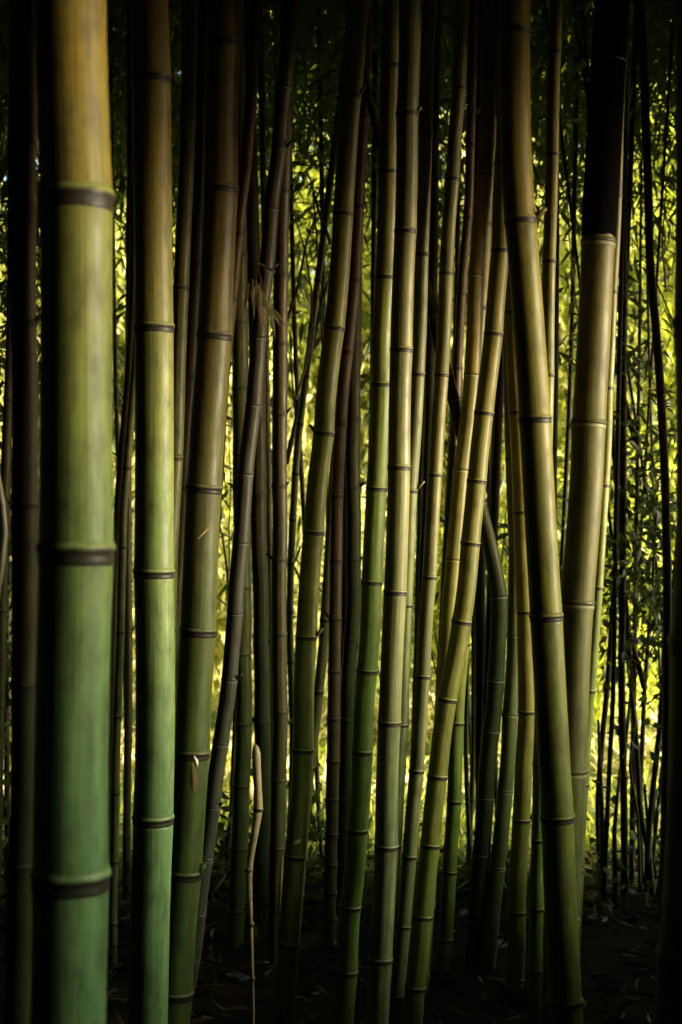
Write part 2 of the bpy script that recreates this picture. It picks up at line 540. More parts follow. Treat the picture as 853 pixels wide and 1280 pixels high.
# ------------------------------------------------------------------ the culms, from the photograph
A = culm
Z1 = (0.95, 1.55, 2.25)
A('thickest pale green culm, softly blurred, with three dark nodes, standing nearest the lens', 2.2, 91, 'green',
  [(138, 0), (141, 250), (141, 692), (139, 900), (134, 1100), (130, 1280)], [252, 692, 1098], zr=Z1, blotch=0.45, stripe=0.1, lean=0.0)
A('dim olive culm half hidden behind the thickest blurred culm', 2.29, 34, 'dark',
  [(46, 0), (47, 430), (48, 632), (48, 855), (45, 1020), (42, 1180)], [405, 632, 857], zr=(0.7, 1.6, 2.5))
A('very thin dark culm at the picture edge beyond the thickest culm', 4.4, 12, 'dark',
  [(22, 250), (20, 430), (17, 500), (12, 632), (9, 760)], [240, 370, 500, 632])
A('smooth bright green culm with bold dark node bands next to the thickest blurred culm', 3.95, 49, 'green',
  [(211, 0), (214, 100), (217, 411), (217, 717), (216, 1024), (212, 1130), (209, 1280)], [100, 411, 717, 1024], zr=(0.4, 1.5, 2.6),
  blotch=0.12, stripe=0.15)
A('slim dark culm upright between the thickest culm and the bright green culm', 5.9, 10, 'brown',
  [(168, 60), (168, 200), (167, 430), (165, 600), (166, 850), (163, 1100)], [150, 262, 345, 500, 655, 790], ring='faint')
A('thin brown culm leaning towards the thickest blurred culm', 5.4, 12, 'brown',
  [(176, 200), (170, 430), (159, 573), (152, 690), (147, 850), (143, 1050)], [300, 438, 573, 700, 842], ring='faint')
A('pale edged thin culm crossing close behind the bright green culm', 5.2, 10, 'olive',
  [(182, 300), (175, 450), (166, 560), (160, 640), (157, 760), (152, 900), (148, 1100)], [470, 585, 684, 790], ring='dark')
A('blotchy brown culm showing along the far side of the bright green culm', 4.5, 20, 'olive',
  [(248, 0), (245, 148), (241, 250), (236, 370), (232, 450), (229, 573), (223, 700), (219, 850)], [148, 360, 573, 786], blotch=0.8, stripe=0.6)
A('dull green culm low down between the bright green culm and the big dark one', 5.0, 20, 'olive',
  [(252, 380), (243, 500), (237, 600), (234, 738), (225, 850), (216, 1000)], [455, 600, 738, 880], ring='white')
A('dark slender culm hugging the shaded side of the big dark culm', 4.9, 20, 'brown',
  [(262, 120), (256, 300), (248, 460), (238, 620), (228, 760)], [215, 330, 470, 610])
A('thick dark green culm with a dry leaf stuck on it and a rusty upper stem', 4.3, 44, 'rust',
  [(303, 0), (301, 70), (298, 238), (290, 421), (277, 612), (270, 790), (262, 942), (252, 1092), (244, 1200)],
  [55, 238, 421, 612, 790, 942, 1092], zr=(0.5, 1.5, 2.4), stripe=0.5)
A('narrow reddish culm rising out from behind the thick dark green culm', 4.9, 15, 'red',
  [(325, 60), (321, 130), (314, 218), (305, 292), (297, 374), (289, 450), (279, 600)], [130, 210, 292, 374, 460])
A('grey green leaning culm with faint whitish nodes beside the thick dark one', 4.75, 20, 'grey',
  [(370, 60), (364, 130), (358, 200), (349, 262), (343, 338), (335, 400), (327, 507), (317, 593), (311, 679), (304, 767), (297, 850), (286, 930), (276, 1008), (266, 1078), (258, 1140)],
  [262, 338, 423, 507, 593, 679, 767, 850, 930, 1008, 1074], ring='white')
A('dark upright culm crossing behind the grey green leaning culm', 5.5, 20, 'dark',
  [(322, 200), (327, 320), (331, 430), (333, 600), (336, 760), (338, 960), (337, 1100)], [240, 330, 430, 525, 617, 710, 806, 903, 990], ring='faint')
A('thin green culm tight against the dark upright culm', 5.9, 8, 'olive',
  [(336, 380), (338, 500), (340, 600), (343, 760), (344, 900)], [430, 490, 567, 617, 683, 757], ring='white')
A('short looking dark green culm behind the tan broken stem', 5.2, 21, 'olive',
  [(313, 640), (314, 730), (314, 812), (315, 905), (312, 983), (310, 1061), (307, 1130)], [735, 818, 905, 983, 1061], ring='faint')
A('dark russet straight culm standing alone before the bright leaves', 5.0, 19, 'brown',
  [(368, 60), (363, 230), (360, 425), (359, 608), (359, 793), (360, 890), (358, 975), (356, 1080)], [240, 345, 430, 518, 608, 700, 793, 890, 975], ring='faint', stripe=0.6)
A('thin knotted green culm in the bright gap before the bright leaves', 6.2, 9, 'olive',
  [(392, 430), (382, 510), (375, 578), (369, 683), (367, 765), (369, 855), (371, 930), (366, 1080)], [470, 530, 592, 650, 705, 765, 828, 880], ring='dark', swell=1.6)
A('green culm with a bright lit edge curving through the middle of the grove', 4.5, 26, 'lime',
  [(464, 0), (460, 30), (457, 80), (452, 120), (447, 190), (442, 268), (437, 340), (431, 411), (421, 500), (418, 542), (411, 600), (405, 666), (396, 797), (394, 860), (392, 938), (382, 1071), (374, 1187)],
  [-10, 120, 268, 411, 542, 666, 797, 938, 1071, 1180], zr=(0.5, 1.4, 2.6), stripe=0.45)
A('slim pale culm running close along the curved green one', 5.2, 13, 'pale',
  [(441, 250), (436, 340), (431, 430), (429, 527), (421, 651), (413, 775), (406, 855), (395, 950), (388, 1020), (380, 1120)], [280, 405, 527, 651, 775, 865, 960, 1040], stripe=0.5)
A('reddish slim culm lit on one edge above the pale slim one', 5.1, 16, 'red',
  [(463, 100), (461, 160), (456, 258), (451, 350), (443, 430), (436, 500), (430, 600), (428, 720)], [145, 258, 350, 440, 530], stripe=0.5)
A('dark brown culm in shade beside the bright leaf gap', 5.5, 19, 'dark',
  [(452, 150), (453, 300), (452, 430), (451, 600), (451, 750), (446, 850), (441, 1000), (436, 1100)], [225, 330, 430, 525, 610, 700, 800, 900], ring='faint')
A('hidden slim dark culm between the pale slim one and dark brown one', 6.1, 12, 'dark',
  [(444, 380), (440, 500), (437, 640), (436, 800), (431, 960), (424, 1090)], [420, 520, 640, 752, 860], ring='faint')
A('long slanting culm that crosses the others diagonally and bends at a knot', 4.95, 18, 'dark',
  [(462, 85), (471, 125), (480, 160), (490, 200), (501, 250), (525, 320), (547, 372), (556, 422), (572, 480), (590, 560), (612, 640), (624, 690), (633, 748), (632, 800), (628, 860), (620, 950), (610, 1080)],
  [125, 183, 300, 395, 500, 630, 746, 850, 913, 996, 1067], ring='white', top_z=3.9,
  taper=((85, 110, 200, 400, 640, 760, 1100), (7, 9, 13, 15, 16, 21, 22)), sides=20)
A('yellow green culm with pale nodes leaning onto the pale centre culm', 4.4, 26, 'lime',
  [(500, 150), (498, 240), (495, 347), (491, 425), (490, 481), (487, 550), (484, 611), (481, 670), (478, 728), (475, 790), (472, 839), (466, 940), (460, 1038), (451, 1134), (447, 1215), (442, 1280)],
  [215, 347, 481, 611, 728, 839, 940, 1038, 1134, 1215], zr=(0.4, 1.4, 2.3), ring='dark')
A('pale dusty culm with dark pinstripes upright at the centre of the grove', 4.2, 28, 'pale',
  [(526, 0), (523, 143), (521, 290), (519, 360), (516, 438), (513, 585), (510, 660), (508, 741), (504, 820), (501, 904), (499, 980), (497, 1059), (494, 1120), (490, 1200), (487, 1280)],
  [-5, 143, 290, 438, 585, 741, 904, 1059, 1200], zr=(0.5, 1.3, 2.4), stripe=0.9, blotch=0.15)
A('slim pale culm tucked against the pinstriped centre culm', 4.7, 18, 'pale',
  [(548, 0), (546, 27), (543, 100), (541, 167), (536, 318), (531, 468), (522, 614), (516, 757), (511, 906), (502, 1057), (494, 1150)], [15, 167, 318, 468, 614, 757, 906, 1057], stripe=0.6)
A('dark thin culm seen in the slit behind the slim pale one', 5.6, 12, 'dark',
  [(549, 150), (548, 300), (545, 430), (541, 578), (536, 720), (530, 900), (522, 1080)], [220, 345, 460, 578, 690, 800], ring='faint')
A('tan shaded culm low in the slit between two pale culms', 5.9, 9, 'olive',
  [(538, 430), (532, 590), (529, 700), (525, 850), (520, 1000)], [480, 574, 667, 760, 860], ring='faint')
A('silvery green culm with a lit edge beside the red culm', 4.6, 18, 'pale',
  [(586, 30), (583, 112), (578, 170), (575, 224), (570, 289), (567, 342), (563, 425), (561, 469), (556, 530), (553, 594), (546, 722), (542, 780), (538, 846), (530, 964), (521, 1071), (515, 1140), (509, 1204)],
  [110, 224, 342, 469, 594, 722, 846, 964, 1071, 1158], zr=(0.6, 1.4, 2.4), stripe=0.6)
A('thin rust red culm between the silvery culm and the broad green one', 5.0, 12, 'red',
  [(597, 60), (594, 180), (591, 272), (583, 367), (578, 460), (573, 560), (566, 680), (560, 800), (554, 920)], [180, 272, 367, 460, 560, 670, 790])
A('green culm with a white ringed knot high beside the rust red one', 4.7, 20, 'gold',
  [(624, 50), (621, 119), (616, 221), (610, 280), (605, 345), (600, 469), (594, 530), (587, 588), (578, 690), (570, 800), (560, 930), (548, 1080)], [105, 221, 345, 469, 588, 700, 810, 920], ring='white')
A('bright olive culm leaning down between the leaning pair of thick ones', 4.35, 24, 'gold',
  [(645, 130), (641, 230), (638, 314), (629, 418), (617, 517), (611, 560), (608, 602), (600, 680), (589, 778), (571, 875), (559, 971), (550, 1057), (540, 1146), (534, 1200), (527, 1280)],
  [205, 314, 418, 517, 602, 680, 778, 875, 971, 1057, 1146], zr=(0.2, 1.2, 2.6))
A('green culm showing only its lower half below the bright olive one', 4.9, 18, 'lime',
  [(596, 650), (588, 800), (580, 904), (577, 1002), (571, 1090), (566, 1174), (560, 1230)], [700, 805, 904, 1002, 1090, 1174], zr=(0.6, 1.1, 2.0))
A('whip thin green culm curving beside a twin low in the grove', 6.0, 6, 'olive',
  [(594, 640), (587, 830), (586, 950), (590, 1060), (593, 1120)], [700, 800, 890, 980, 1060], ring='faint')
A('whip thin yellow culm twin of the curving green one', 6.1, 7, 'gold',
  [(596, 620), (596, 750), (596, 850), (595, 950), (591, 1040), (588, 1110)], [680, 790, 896, 1000], ring='dark')
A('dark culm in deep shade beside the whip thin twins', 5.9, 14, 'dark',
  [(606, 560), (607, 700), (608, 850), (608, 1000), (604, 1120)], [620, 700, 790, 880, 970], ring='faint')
A('thin reddish shaded culm behind the diagonal bent one', 6.3, 10, 'red',
  [(630, 430), (622, 600), (618, 750), (615, 850), (609, 1000), (606, 1100)], [500, 600, 690, 780, 860], ring='faint')
A('dark thin culm running down beside the yellow green lit gap', 5.8, 11, 'dark',
  [(636, 380), (631, 480), (627, 560), (624, 640), (620, 740)], [430, 520, 600], ring='faint')
A('olive culm with white node lines behind the broad leaning culm', 5.0, 19, 'olive',
  [(642, 330), (648, 462), (651, 575), (655, 688), (653, 795), (647, 894), (641, 990), (632, 1080)], [462, 575, 688, 795, 894, 990], ring='white', zr=(0.2, 1.2, 2.0))
A('yellow lit culm emerging below the broad leaning culm', 4.7, 22, 'gold',
  [(660, 560), (666, 700), (669, 800), (670, 890), (666, 960), (663, 1025), (660, 1090), (657, 1140), (655, 1220), (650, 1280)], [640, 765, 890, 1025, 1140, 1224], zr=(0.1, 1.0, 2.0))
A('broad olive culm leaning against the general slant with three dark nodes', 3.34, 40, 'gold',
  [(663, 0), (664, 100), (666, 204), (671, 277), (680, 374), (686, 460), (689, 525), (694, 610), (699, 700), (703, 772), (708, 850), (713, 940), (717, 1023), (720, 1100), (724, 1180), (727, 1261)],
  [40, 277, 525, 772, 1023, 1252], zr=(0.5, 1.4, 2.5), blotch=0.2, lean=0.0)
A('straight yellow green culm passing behind the broad leaning one', 4.4, 17, 'lime',
  [(704, 10), (702, 65), (700, 130), (699, 193), (697, 260), (695, 327), (693, 469), (690, 600), (687, 760)], [65, 193, 327, 469, 600], stripe=0.15)
A('thin black looking culm in the gap between two thick culms', 5.6, 8, 'dark',
  [(700, 200), (699, 430), (697, 560), (696, 700), (694, 900)], [300, 430, 560, 680], ring='faint')
rt, pt, rd = A('thickest olive culm of the far side with broad white wax rings', 3.52, 42, 'olive',
  [(775, 200), (769, 304), (764, 400), (757, 530), (753, 600), (747, 680), (742, 755), (737, 850), (733, 965), (729, 1060), (723, 1150), (716, 1260)],
  [80, 304, 530, 755, 965, 1150], zr=(0.4, 1.3, 2.3), ring='white', stripe=0.45, lean=0.0)
# near-black sleeve added as painted shade on the stem above its highest white ring
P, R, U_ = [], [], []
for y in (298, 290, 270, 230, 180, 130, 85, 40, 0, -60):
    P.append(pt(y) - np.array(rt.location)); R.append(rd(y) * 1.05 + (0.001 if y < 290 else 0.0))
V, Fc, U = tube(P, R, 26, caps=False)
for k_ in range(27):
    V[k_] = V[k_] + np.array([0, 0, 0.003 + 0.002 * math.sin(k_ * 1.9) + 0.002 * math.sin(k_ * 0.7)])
sh = mesh_obj('shade_sleeve', V, Fc, plain_mat('painted_shade', (0.0015, 0.001, 0.0008), (0.004, 0.003, 0.0015), 60, 0.95, 0.08, 0.3, 0.02), rt, U)
sh['label'] = 'near-black sleeve painting shade onto the upper stem'
A('thin bright green culm pressed along the white ringed thick culm', 4.3, 14, 'lime',
  [(787, -20), (786, 17), (784, 70), (781, 129), (778, 245), (772, 365), (767, 485), (762, 607), (754, 735), (744, 864), (736, 981), (730, 1088), (727, 1150)],
  [17, 129, 245, 365, 485, 607, 735, 864, 981, 1088], stripe=0.1)
A('big brown blurred culm cut by the picture edge on the far side from the thickest', 2.35, 88, 'brown',
  [(931, 0), (931, 430), (930, 600), (929, 740), (924, 900), (916, 1130)], [410, 808, 1200], zr=(0.7, 1.4, 2.2), lean=0.0)

# slender dark culms standing in front of the sunny clearing
B = lambda lab, D, w, pts, nd, **k: culm(lab, D, w, 'dark', pts, nd, ring='faint', edge='c', sides=14, **k)
B('dark slender culm that leans across the lit leaves, thin at its top', 5.6, 11, [(805, 100), (810, 220), (814, 340), (822, 430), (830, 560), (834, 700), (834, 850), (832, 1000), (830, 1120)], [150, 260, 370, 490, 600, 710, 820])
B('straight dark pole of a culm standing in the sunny clearing gap', 6.0, 9, [(780, 300), (779, 475), (779, 640), (778, 780), (777, 850), (780, 1000), (781, 1120)], [380, 475, 560, 650, 740, 820])
B('dark culm a hand away from the thin bright green one', 6.2, 7, [(776, 540), (770, 700), (760, 850), (748, 1000), (752, 1120)], [600, 690, 780, 870, 950])
B('dark culm paired with a straight pole at the clearing', 5.9, 6, [(772, 560), (769, 700), (767, 850), (760, 1000), (756, 1120)], [640, 740, 850, 940])
B('crooked dark stem zigzagging down to the clearing grass', 6.1, 7, [(781, 740), (789, 850), (797, 950), (800, 1005), (811, 1070), (816, 1130)], [800, 880, 960, 1010, 1070])
B('dark thin stem leaning over the bright grass beside the brown edge culm', 6.0, 7, [(840, 760), (828, 884), (813, 1020), (807, 1120)], [800, 884, 960, 1040])
B('second leaning dark stem close by the brown edge culm', 6.2, 5, [(846, 800), (835, 900), (826, 980), (815, 1090)], [850, 920, 990])
B('dark kinked whip crossing the zigzag stem', 6.1, 4, [(776, 760), (786, 840), (793, 900), (788, 960), (797, 1020), (801, 1125)], [840, 900, 960, 1020], simple=True)
B('dark curved whip arching beside the second leaning stem', 6.2, 4, [(800, 560), (812, 640), (822, 720), (829, 800), (824, 900), (818, 1000), (821, 1120)], [640, 720, 800, 900, 1000], simple=True)
B('wispy dark stem splitting from the straight pole', 6.3, 4, [(800, 690), (790, 850), (782, 940), (779, 1110)], [760, 850, 940], simple=True)

# far thin culms nobody could tell one from another
spots = [(296, 6.6, 6, -6, 'between the thick dark green culm and the grey leaning one'), (352, 6.9, 6, 4, 'behind the dark russet straight culm'),
         (384, 6.7, 6, 14, 'in the bright gap, tilted toward the curved green culm'), (414, 7.0, 6, 8, 'beyond the curved green culm'),
         (462, 6.6, 7, -4, 'beyond the dark brown shaded culm'), (500, 6.8, 6, -10, 'beyond the pinstriped culm'),
         (556, 6.7, 6, -12, 'beyond the silvery green culm'), (584, 7.0, 5, 8, 'above the whip thin twins'), (615, 6.6, 6, 6, 'behind the bent diagonal culm'),
         (664, 6.9, 6, 8, 'beyond the broad leaning culm'), (704, 6.6, 6, -10, 'in the narrow gap between the two broad culms'),
         (152, 6.8, 6, 8, 'between the thickest culm and the bright green one'), (232, 6.6, 6, -8, 'beyond the blotchy brown culm'),
         (60, 6.9, 8, -6, 'hidden mostly by the thickest culm'), (24, 7.0, 6, 6, 'in the dark gap by the very thin edge culm'), (822, 6.9, 4, 10, 'close to the brown edge culm')]
for x, D, w, dx, lab in spots:
    g = random.uniform(55, 80)
    culm('far thin dark culm ' + lab, D, w, 'dark',
         [(x - dx * 1.5, 200), (x - dx, 450), (x + random.uniform(-4, 4), 750), (x + dx, 1000)], [300 + random.uniform(0, 50) + g * i for i in range(9)],
         edge='c', simple=True, group='far thin culms behind the grove')

# ------------------------------------------------------------------ small things on and among the culms
# broken tan stem standing in front
P = [px(x, y, 4.15) for x, y in ((317, 1300), (316, 1224), (314, 1156), (311.5, 1100), (313, 1074), (317.5, 1048), (321.5, 1022), (323, 1006), (322.5, 985), (321, 960), (320.5, 942), (320, 935), (319.5, 931))]
R = [x * 4.15 / F / 2 for x in (4, 4, 5, 7.5, 8.5, 9.5, 11, 12, 10, 11, 11, 8, 3)]
base = px(316.5, 640 + F * EYE / 4.15, 4.15)
root = empty('broken_stem', tuple(base)); tag(root, 'tan broken dead bamboo stem with blunt tip and bent knee', 'bamboo')
P = [base] + P; R = [R[0]] + R
V, Fc, U = tube([p - base for p in P], R, 18)
mesh_obj('stalk', V, Fc, culm_mat('tan', (0.3, 1.2, 2.0), None, 0.35, 0.3), root, U)
for x, y, w in ((316, 1224, 6), (314.5, 1156, 7), (311, 1088, 9.5), (323, 1012, 13)):
    q = px(x, y, 4.15)
    V, Fc, U = tube([q + np.array([0, 0, z]) - base for z in (-0.006, -0.002, 0.003, 0.007)], [w * 4.15 / F / 2 * k for k in (0.9, 1.08, 1.06, 0.9)], 18, caps=False, vs=(0.1, 0.3, 0.6, 0.9))
    mesh_obj('node_ring', V, Fc, culm_mat('tan', (0.3, 1.2, 2.0), 'dark', 0.35, 0.3), root, U)
P = [px(x, y, 5.0) for x, y in ((347, 1275), (347, 1235), (349, 1180), (350.5, 1130), (353, 1070))]
base = P[0].copy(); root = empty('dead_twig', tuple(base)); tag(root, 'thin tan dead twig below the dark russet straight culm', 'twig')
V, Fc, U = tube([p - base for p in P], [0.006, 0.006, 0.007, 0.008, 0.004], 10)
mesh_obj('stalk', V, Fc, culm_mat('tan', (0.3, 1.2, 2.0), None, 0.35, 0.3), root, U)
V, Fc, U = tube([P[3] - base + np.array([0, 0, z]) for z in (-0.006, 0, 0.006)], [0.0085, 0.0105, 0.0085], 10)
mesh_obj('node_ring', V, Fc, culm_mat('tan', (0.3, 1.2, 2.0), 'dark', 0.35, 0.3), root, U)


def flat_leaf(name, pts, D, label, mat, fold=0.004):
    P = [px(x, y, D) for x, y in pts]
    c = sum(P) / len(P); n = len(P)
    V = [p - c for p in P] + [np.array([0, -fold, 0])]
    V += [v + np.array([0, 0.0012, 0]) for v in V]
    Fc = [(i, (i + 1) % n, n) for i in range(n)] + [((i + 1) % n + n + 1, i + n + 1, 2 * n + 1) for i in range(n)]
    Fc += [(i, i + n + 1, (i + 1) % n + n + 1, (i + 1) % n) for i in range(n)]
    o = mesh_obj(name, V, Fc, mat, None, None, smooth=False)
    o.location = tuple(c)
    return tag(o, label, 'leaf')


flat_leaf('dry_leaf', [(240, 952), (246, 962), (248.5, 978), (242.5, 994), (238, 985), (236, 970)], 4.18, 'small dry diamond shaped leaf caught on the thick dark green culm', LEAF_DRY)
flat_leaf('dry_leaf', [(242.5, 944), (248, 950), (248, 960), (244, 957)], 4.17, 'tiny white scrap just above the diamond shaped dry leaf', plain_mat('pale_scrap', (0.5, 0.5, 0.4), (0.6, 0.6, 0.5)))
flat_leaf('dry_leaf', [(246.5, 671), (247.5, 674.5), (262, 661), (261, 657)], 4.18, 'slanting dry leaf blade on the thick dark green culm', LEAF_DRY)
flat_leaf('dry_leaf', [(366, 1052), (366.5, 1057), (376, 1053), (376, 1048.5)], 4.4, 'short dry blade stuck low on the curved green culm', LEAF_DRY)

# hanging dry spray near the grey green leaning culm: each leaf a child
root = empty('hanging_leaf_spray', tuple(px(322, 340, 4.45))); tag(root, 'spray of long withered grey leaves hanging by the grey green leaning culm', 'leaves')
b0 = px(322, 340, 4.45)
for (x0, y0, x1, y1, w) in ((316, 347, 318, 400, 7), (320, 348, 329, 417, 9), (324, 352, 326, 392, 6), (326, 360, 338, 398, 7), (334, 380, 354, 412, 7), (338, 392, 345, 424, 6), (340, 384, 358, 408, 5), (322, 372, 333, 414, 8), (312, 352, 304, 395, 6)):
    a = px(x0, y0, 4.45) - b0; b = px(x1, y1, 4.45 - random.uniform(-0.03, 0.05)) - b0
    m = (a + b) / 2 + np.array([random.uniform(-.004, .004), -0.008, 0]); ww = w * 4.45 / F / 2
    s = np.array([b[2] - a[2], 0, -(b[0] - a[0])]); s /= np.linalg.norm(s)
    q1 = a + (b - a) * 0.35
    V = [a, q1 + s * ww, m + np.array([0, 0.004, 0]), q1 - s * ww, b]
    o = big_mesh('leaf', np.array(V), np.array([[0, 1, 2], [0, 2, 3], [1, 4, 2], [2, 4, 3]]), LEAF_DRY, root, np.full(5, random.random() * 0.5), 3)
limb([np.array([0.0, 0, 0.03]), px(330, 372, 4.47) - b0, px(341, 392, 4.46) - b0], 0.003, 0.0015, TWIG, root, 'twig', 6)
limb([px(344, 340, 4.6) - b0, np.array([0.0, 0, 0.03])], 0.003, 0.003, TWIG, root, 'twig', 6)

# branches crossing the bright gap
def twig_thing(label, pts, D, w0, w1, name='bamboo_branch', mat=None):
    P = [px(x, y, D) for x, y in pts]; base = P[0].copy()
    root = empty(name, tuple(base)); tag(root, label, 'branch')
    limb([p - base for p in P], w0 * D / F / 2, w1 * D / F / 2, mat or TWIG, root, 'stem', 8)
    return root, base

for pts, w0, w1, lab in (
    ([(358, 580), (366, 545), (376, 500), (390, 440), (402, 380), (420, 320)], 7, 3, 'dark branch slanting up across the bright leaf gap'),
    ([(382, 655), (378, 600), (373, 560), (368, 500), (362, 440)], 4, 2, 'thin dark branch crossing the slanting one in the bright gap'),
    ([(377, 728), (370, 712), (360, 697)], 4, 2, 'short stub of branch poking toward the dark russet culm'),
    ([(394, 600), (402, 520), (404, 440), (398, 330), (392, 240)], 5, 2, 'upright dark branch behind the curved green culm'),
    ([(352, 420), (372, 360), (384, 300), (405, 240)], 5, 2, 'dark twig reaching up toward the hanging foliage')):
    twig_thing(lab, pts, 6.4, w0, w1)
root, base = twig_thing('pale leafy branch tip drooping beside the curved green culm', [(392, 240), (400, 268), (408, 288), (414, 305)], 5.0, 3, 5, mat=TWIG)
root, base = twig_thing('grey curved stem cut by the picture edge beside the dim olive culm', [(-14, 560), (-4, 590), (3, 630), (6, 665), (2, 705), (-6, 760)], 3.4, 9, 9, mat=culm_mat('grey', (0.5, 1.3, 2.4), None, 0.2, 0.2))

# ------------------------------------------------------------------ shaded leafy saplings before the clearing
def sapling(label, D, stems, clusters, mat=LEAF_DARK, leaf=(0.09, 0.03), group=None, name='leafy_sapling', per=8, spread=0.09):
    base = px(stems[0][0][0], 640 + F * EYE / D, D)
    root = empty(name, tuple(base)); tag(root, label, 'sapling', group)
    for st in stems:
        limb([px(x, y, D + random.uniform(-.05, .05)) - base for x, y in st], 0.014, 0.005, BARK, root, 'stem', 8)
    cc = []
    for (x, y, sx, sy, n) in clusters:
        for _ in range(int(n * 1.0)):
            cc.append(px(random.gauss(x, sx), random.gauss(y, sy), D + random.uniform(-.2, .2)) - base)
    leaves('foliage', np.array(cc), mat, leaf[0], leaf[1], parent=root, per=per, spread=spread, down=0.25)
    return root


sapling('dark leafy sapling with a dense clump hanging over the clearing', 6.1, [[(802, 1120), (800, 1000), (806, 860), (815, 740), (822, 620)], [(806, 860), (790, 800), (772, 740)]],
        [(812, 640, 18, 30, 34), (800, 735, 30, 20, 40), (822, 780, 22, 16, 16), (770, 560, 20, 22, 12), (790, 842, 28, 14, 9), (775, 690, 22, 14, 6)], leaf=(0.055, 0.026), spread=0.05)
sapling('low dark shrub with round leaves beside the thin bright green culm', 5.9, [[(756, 1130), (752, 1000), (748, 900)], [(770, 1130), (768, 1040), (775, 960)]],
        [(752, 1000, 10, 60, 7), (768, 1030, 12, 50, 5), (745, 1120, 14, 12, 6)], leaf=(0.05, 0.035), per=4, name='low_shrub')
sapling('low dark shrub standing in front of the bright grass', 6.0, [[(816, 1130), (812, 1060), (806, 980)], [(824, 1120), (832, 1040), (836, 960)]],
        [(806, 900, 18, 50, 7), (812, 1060, 14, 40, 5), (836, 1030, 9, 40, 4), (790, 1125, 18, 8, 6)], leaf=(0.05, 0.035), per=4, name='low_shrub')
sapling('tall shaded sapling with long drooping leaves above the clearing', 6.2, [[(790, 1120), (792, 900), (796, 640), (800, 400), (802, 200)], [(796, 560), (776, 480), (760, 420)]],
        [(800, 380, 34, 50, 20), (792, 510, 34, 30, 12), (775, 430, 30, 30, 8), (830, 560, 20, 30, 4), (725, 400, 20, 60, 10)], leaf=(0.09, 0.018), spread=0.05)
sapling('dark weeds on the ground behind the curved green culm', 6.2, [[(408, 1100), (402, 1060), (398, 1020)]],
        [(410, 1090, 30, 22, 34), (395, 1010, 12, 20, 8), (340, 1110, 20, 14, 12)], leaf=(0.08, 0.035), name='weed_plant')
sapling('dark weeds low between the thick dark green culm and the tan stem', 6.0, [[(285, 1100), (284, 1060), (290, 1000)]],
        [(285, 1085, 16, 22, 22), (292, 1030, 8, 16, 6)], leaf=(0.10, 0.035), name='weed_plant')
sapling('dark leafy bush added to black out the gap beyond the very thin edge culm', 6.0, [[(10, 1120), (8, 800), (14, 400), (20, 150)], [(40, 1120), (36, 700), (44, 300)]],  # bush added to black out the bright gap at the edge
        [(5, 150, 26, 80, 26), (5, 380, 26, 80, 34), (8, 600, 24, 90, 40), (8, 850, 24, 100, 40), (50, 500, 16, 200, 30), (20, 1040, 30, 60, 24)], leaf=(0.10, 0.03), name='blackout_bush')
sapling('dark weeds on the ground beneath the broad leaning culm', 6.1, [[(620, 1110), (622, 1080), (626, 1050)]],
        [(615, 1110, 26, 14, 26), (575, 1115, 20, 12, 12), (665, 1110, 20, 12, 12)], leaf=(0.08, 0.035), name='weed_plant')
sapling('dense dark weeds skirting the clearing floor', 5.8, [[(780, 1150), (782, 1120), (786, 1100)]],
        [(760, 1158, 40, 5, 14), (820, 1158, 30, 5, 12), (700, 1150, 26, 8, 12)], leaf=(0.06, 0.03), spread=0.05, name='weed_plant')


# ------------------------------------------------------------------ hanging foliage of the grove and its canopy
def box_points(n, x, y, z, zpow=1.0):
    return np.stack([RNG.uniform(*x, n), RNG.uniform(*y, n), z[0] + (z[1] - z[0]) * RNG.uniform(0, 1, n) ** zpow], 1)


# drooping sprays at the back of the grove, thin low down and dense high up
c = []
while len(c) < 15000:
    p = np.array([random.uniform(-3.2, 3.2), random.uniform(5.8, 9.2), random.uniform(1.0, 5.6)])
    xi = 426.5 + F * p[0] / p[1]; yi = 640 - F * (p[2] - EYE) / p[1]
    dens = min(1.0, max(0.0, (p[2] - 2.6) / 1.5)) ** 2.2 + 0.015 + 0.20 * max(0.0, math.sin(p[0] * 3.7 + 2.0 * p[2]) * math.sin(p[2] * 4.1 - p[0] * 1.9 + p[1] * 2.0) - 0.45)
    dens *= 0.55 + 0.45 * math.sin(p[0] * 5.1 + 1.0) * math.sin(p[2] * 3.3 + p[1])
    if random.random() < dens: c.append(p)
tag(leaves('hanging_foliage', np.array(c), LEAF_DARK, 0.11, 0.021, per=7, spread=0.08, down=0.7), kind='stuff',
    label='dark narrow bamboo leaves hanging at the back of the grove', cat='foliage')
# tangle of fine dead twigs behind the culms
V_, Q_ = [], []
for _ in range(110):
    D = random.uniform(5.9, 7.2)
    x0 = random.uniform(-3.5, 3.5) * D / 7; z0 = random.uniform(0.3, 3.0)
    a = random.gauss(0, 0.42); L_ = random.uniform(0.4, 1.3); k2 = random.uniform(-0.5, 0.5)
    pts_ = []
    for q in range(7):
        t_ = q / 6
        pts_.append(np.array([x0 + math.sin(a + k2 * t_) * L_ * t_ + random.gauss(0, .006), D + 0.1 * t_, z0 + math.cos(a + k2 * t_) * L_ * t_]))
    r0_ = random.uniform(0.003, 0.007)
    v, f, u = tube(pts_, [r0_ * (1 - 0.6 * q / 6) for q in range(7)], 5, caps=False)
    o_ = len(V_); V_ += v; Q_ += [tuple(i_ + o_ for i_ in ff) for ff in f]
tag(mesh_obj('twig_tangle', V_, Q_, TWIG), kind='stuff', label='tangle of fine dark dead twigs behind the culms', cat='twigs')

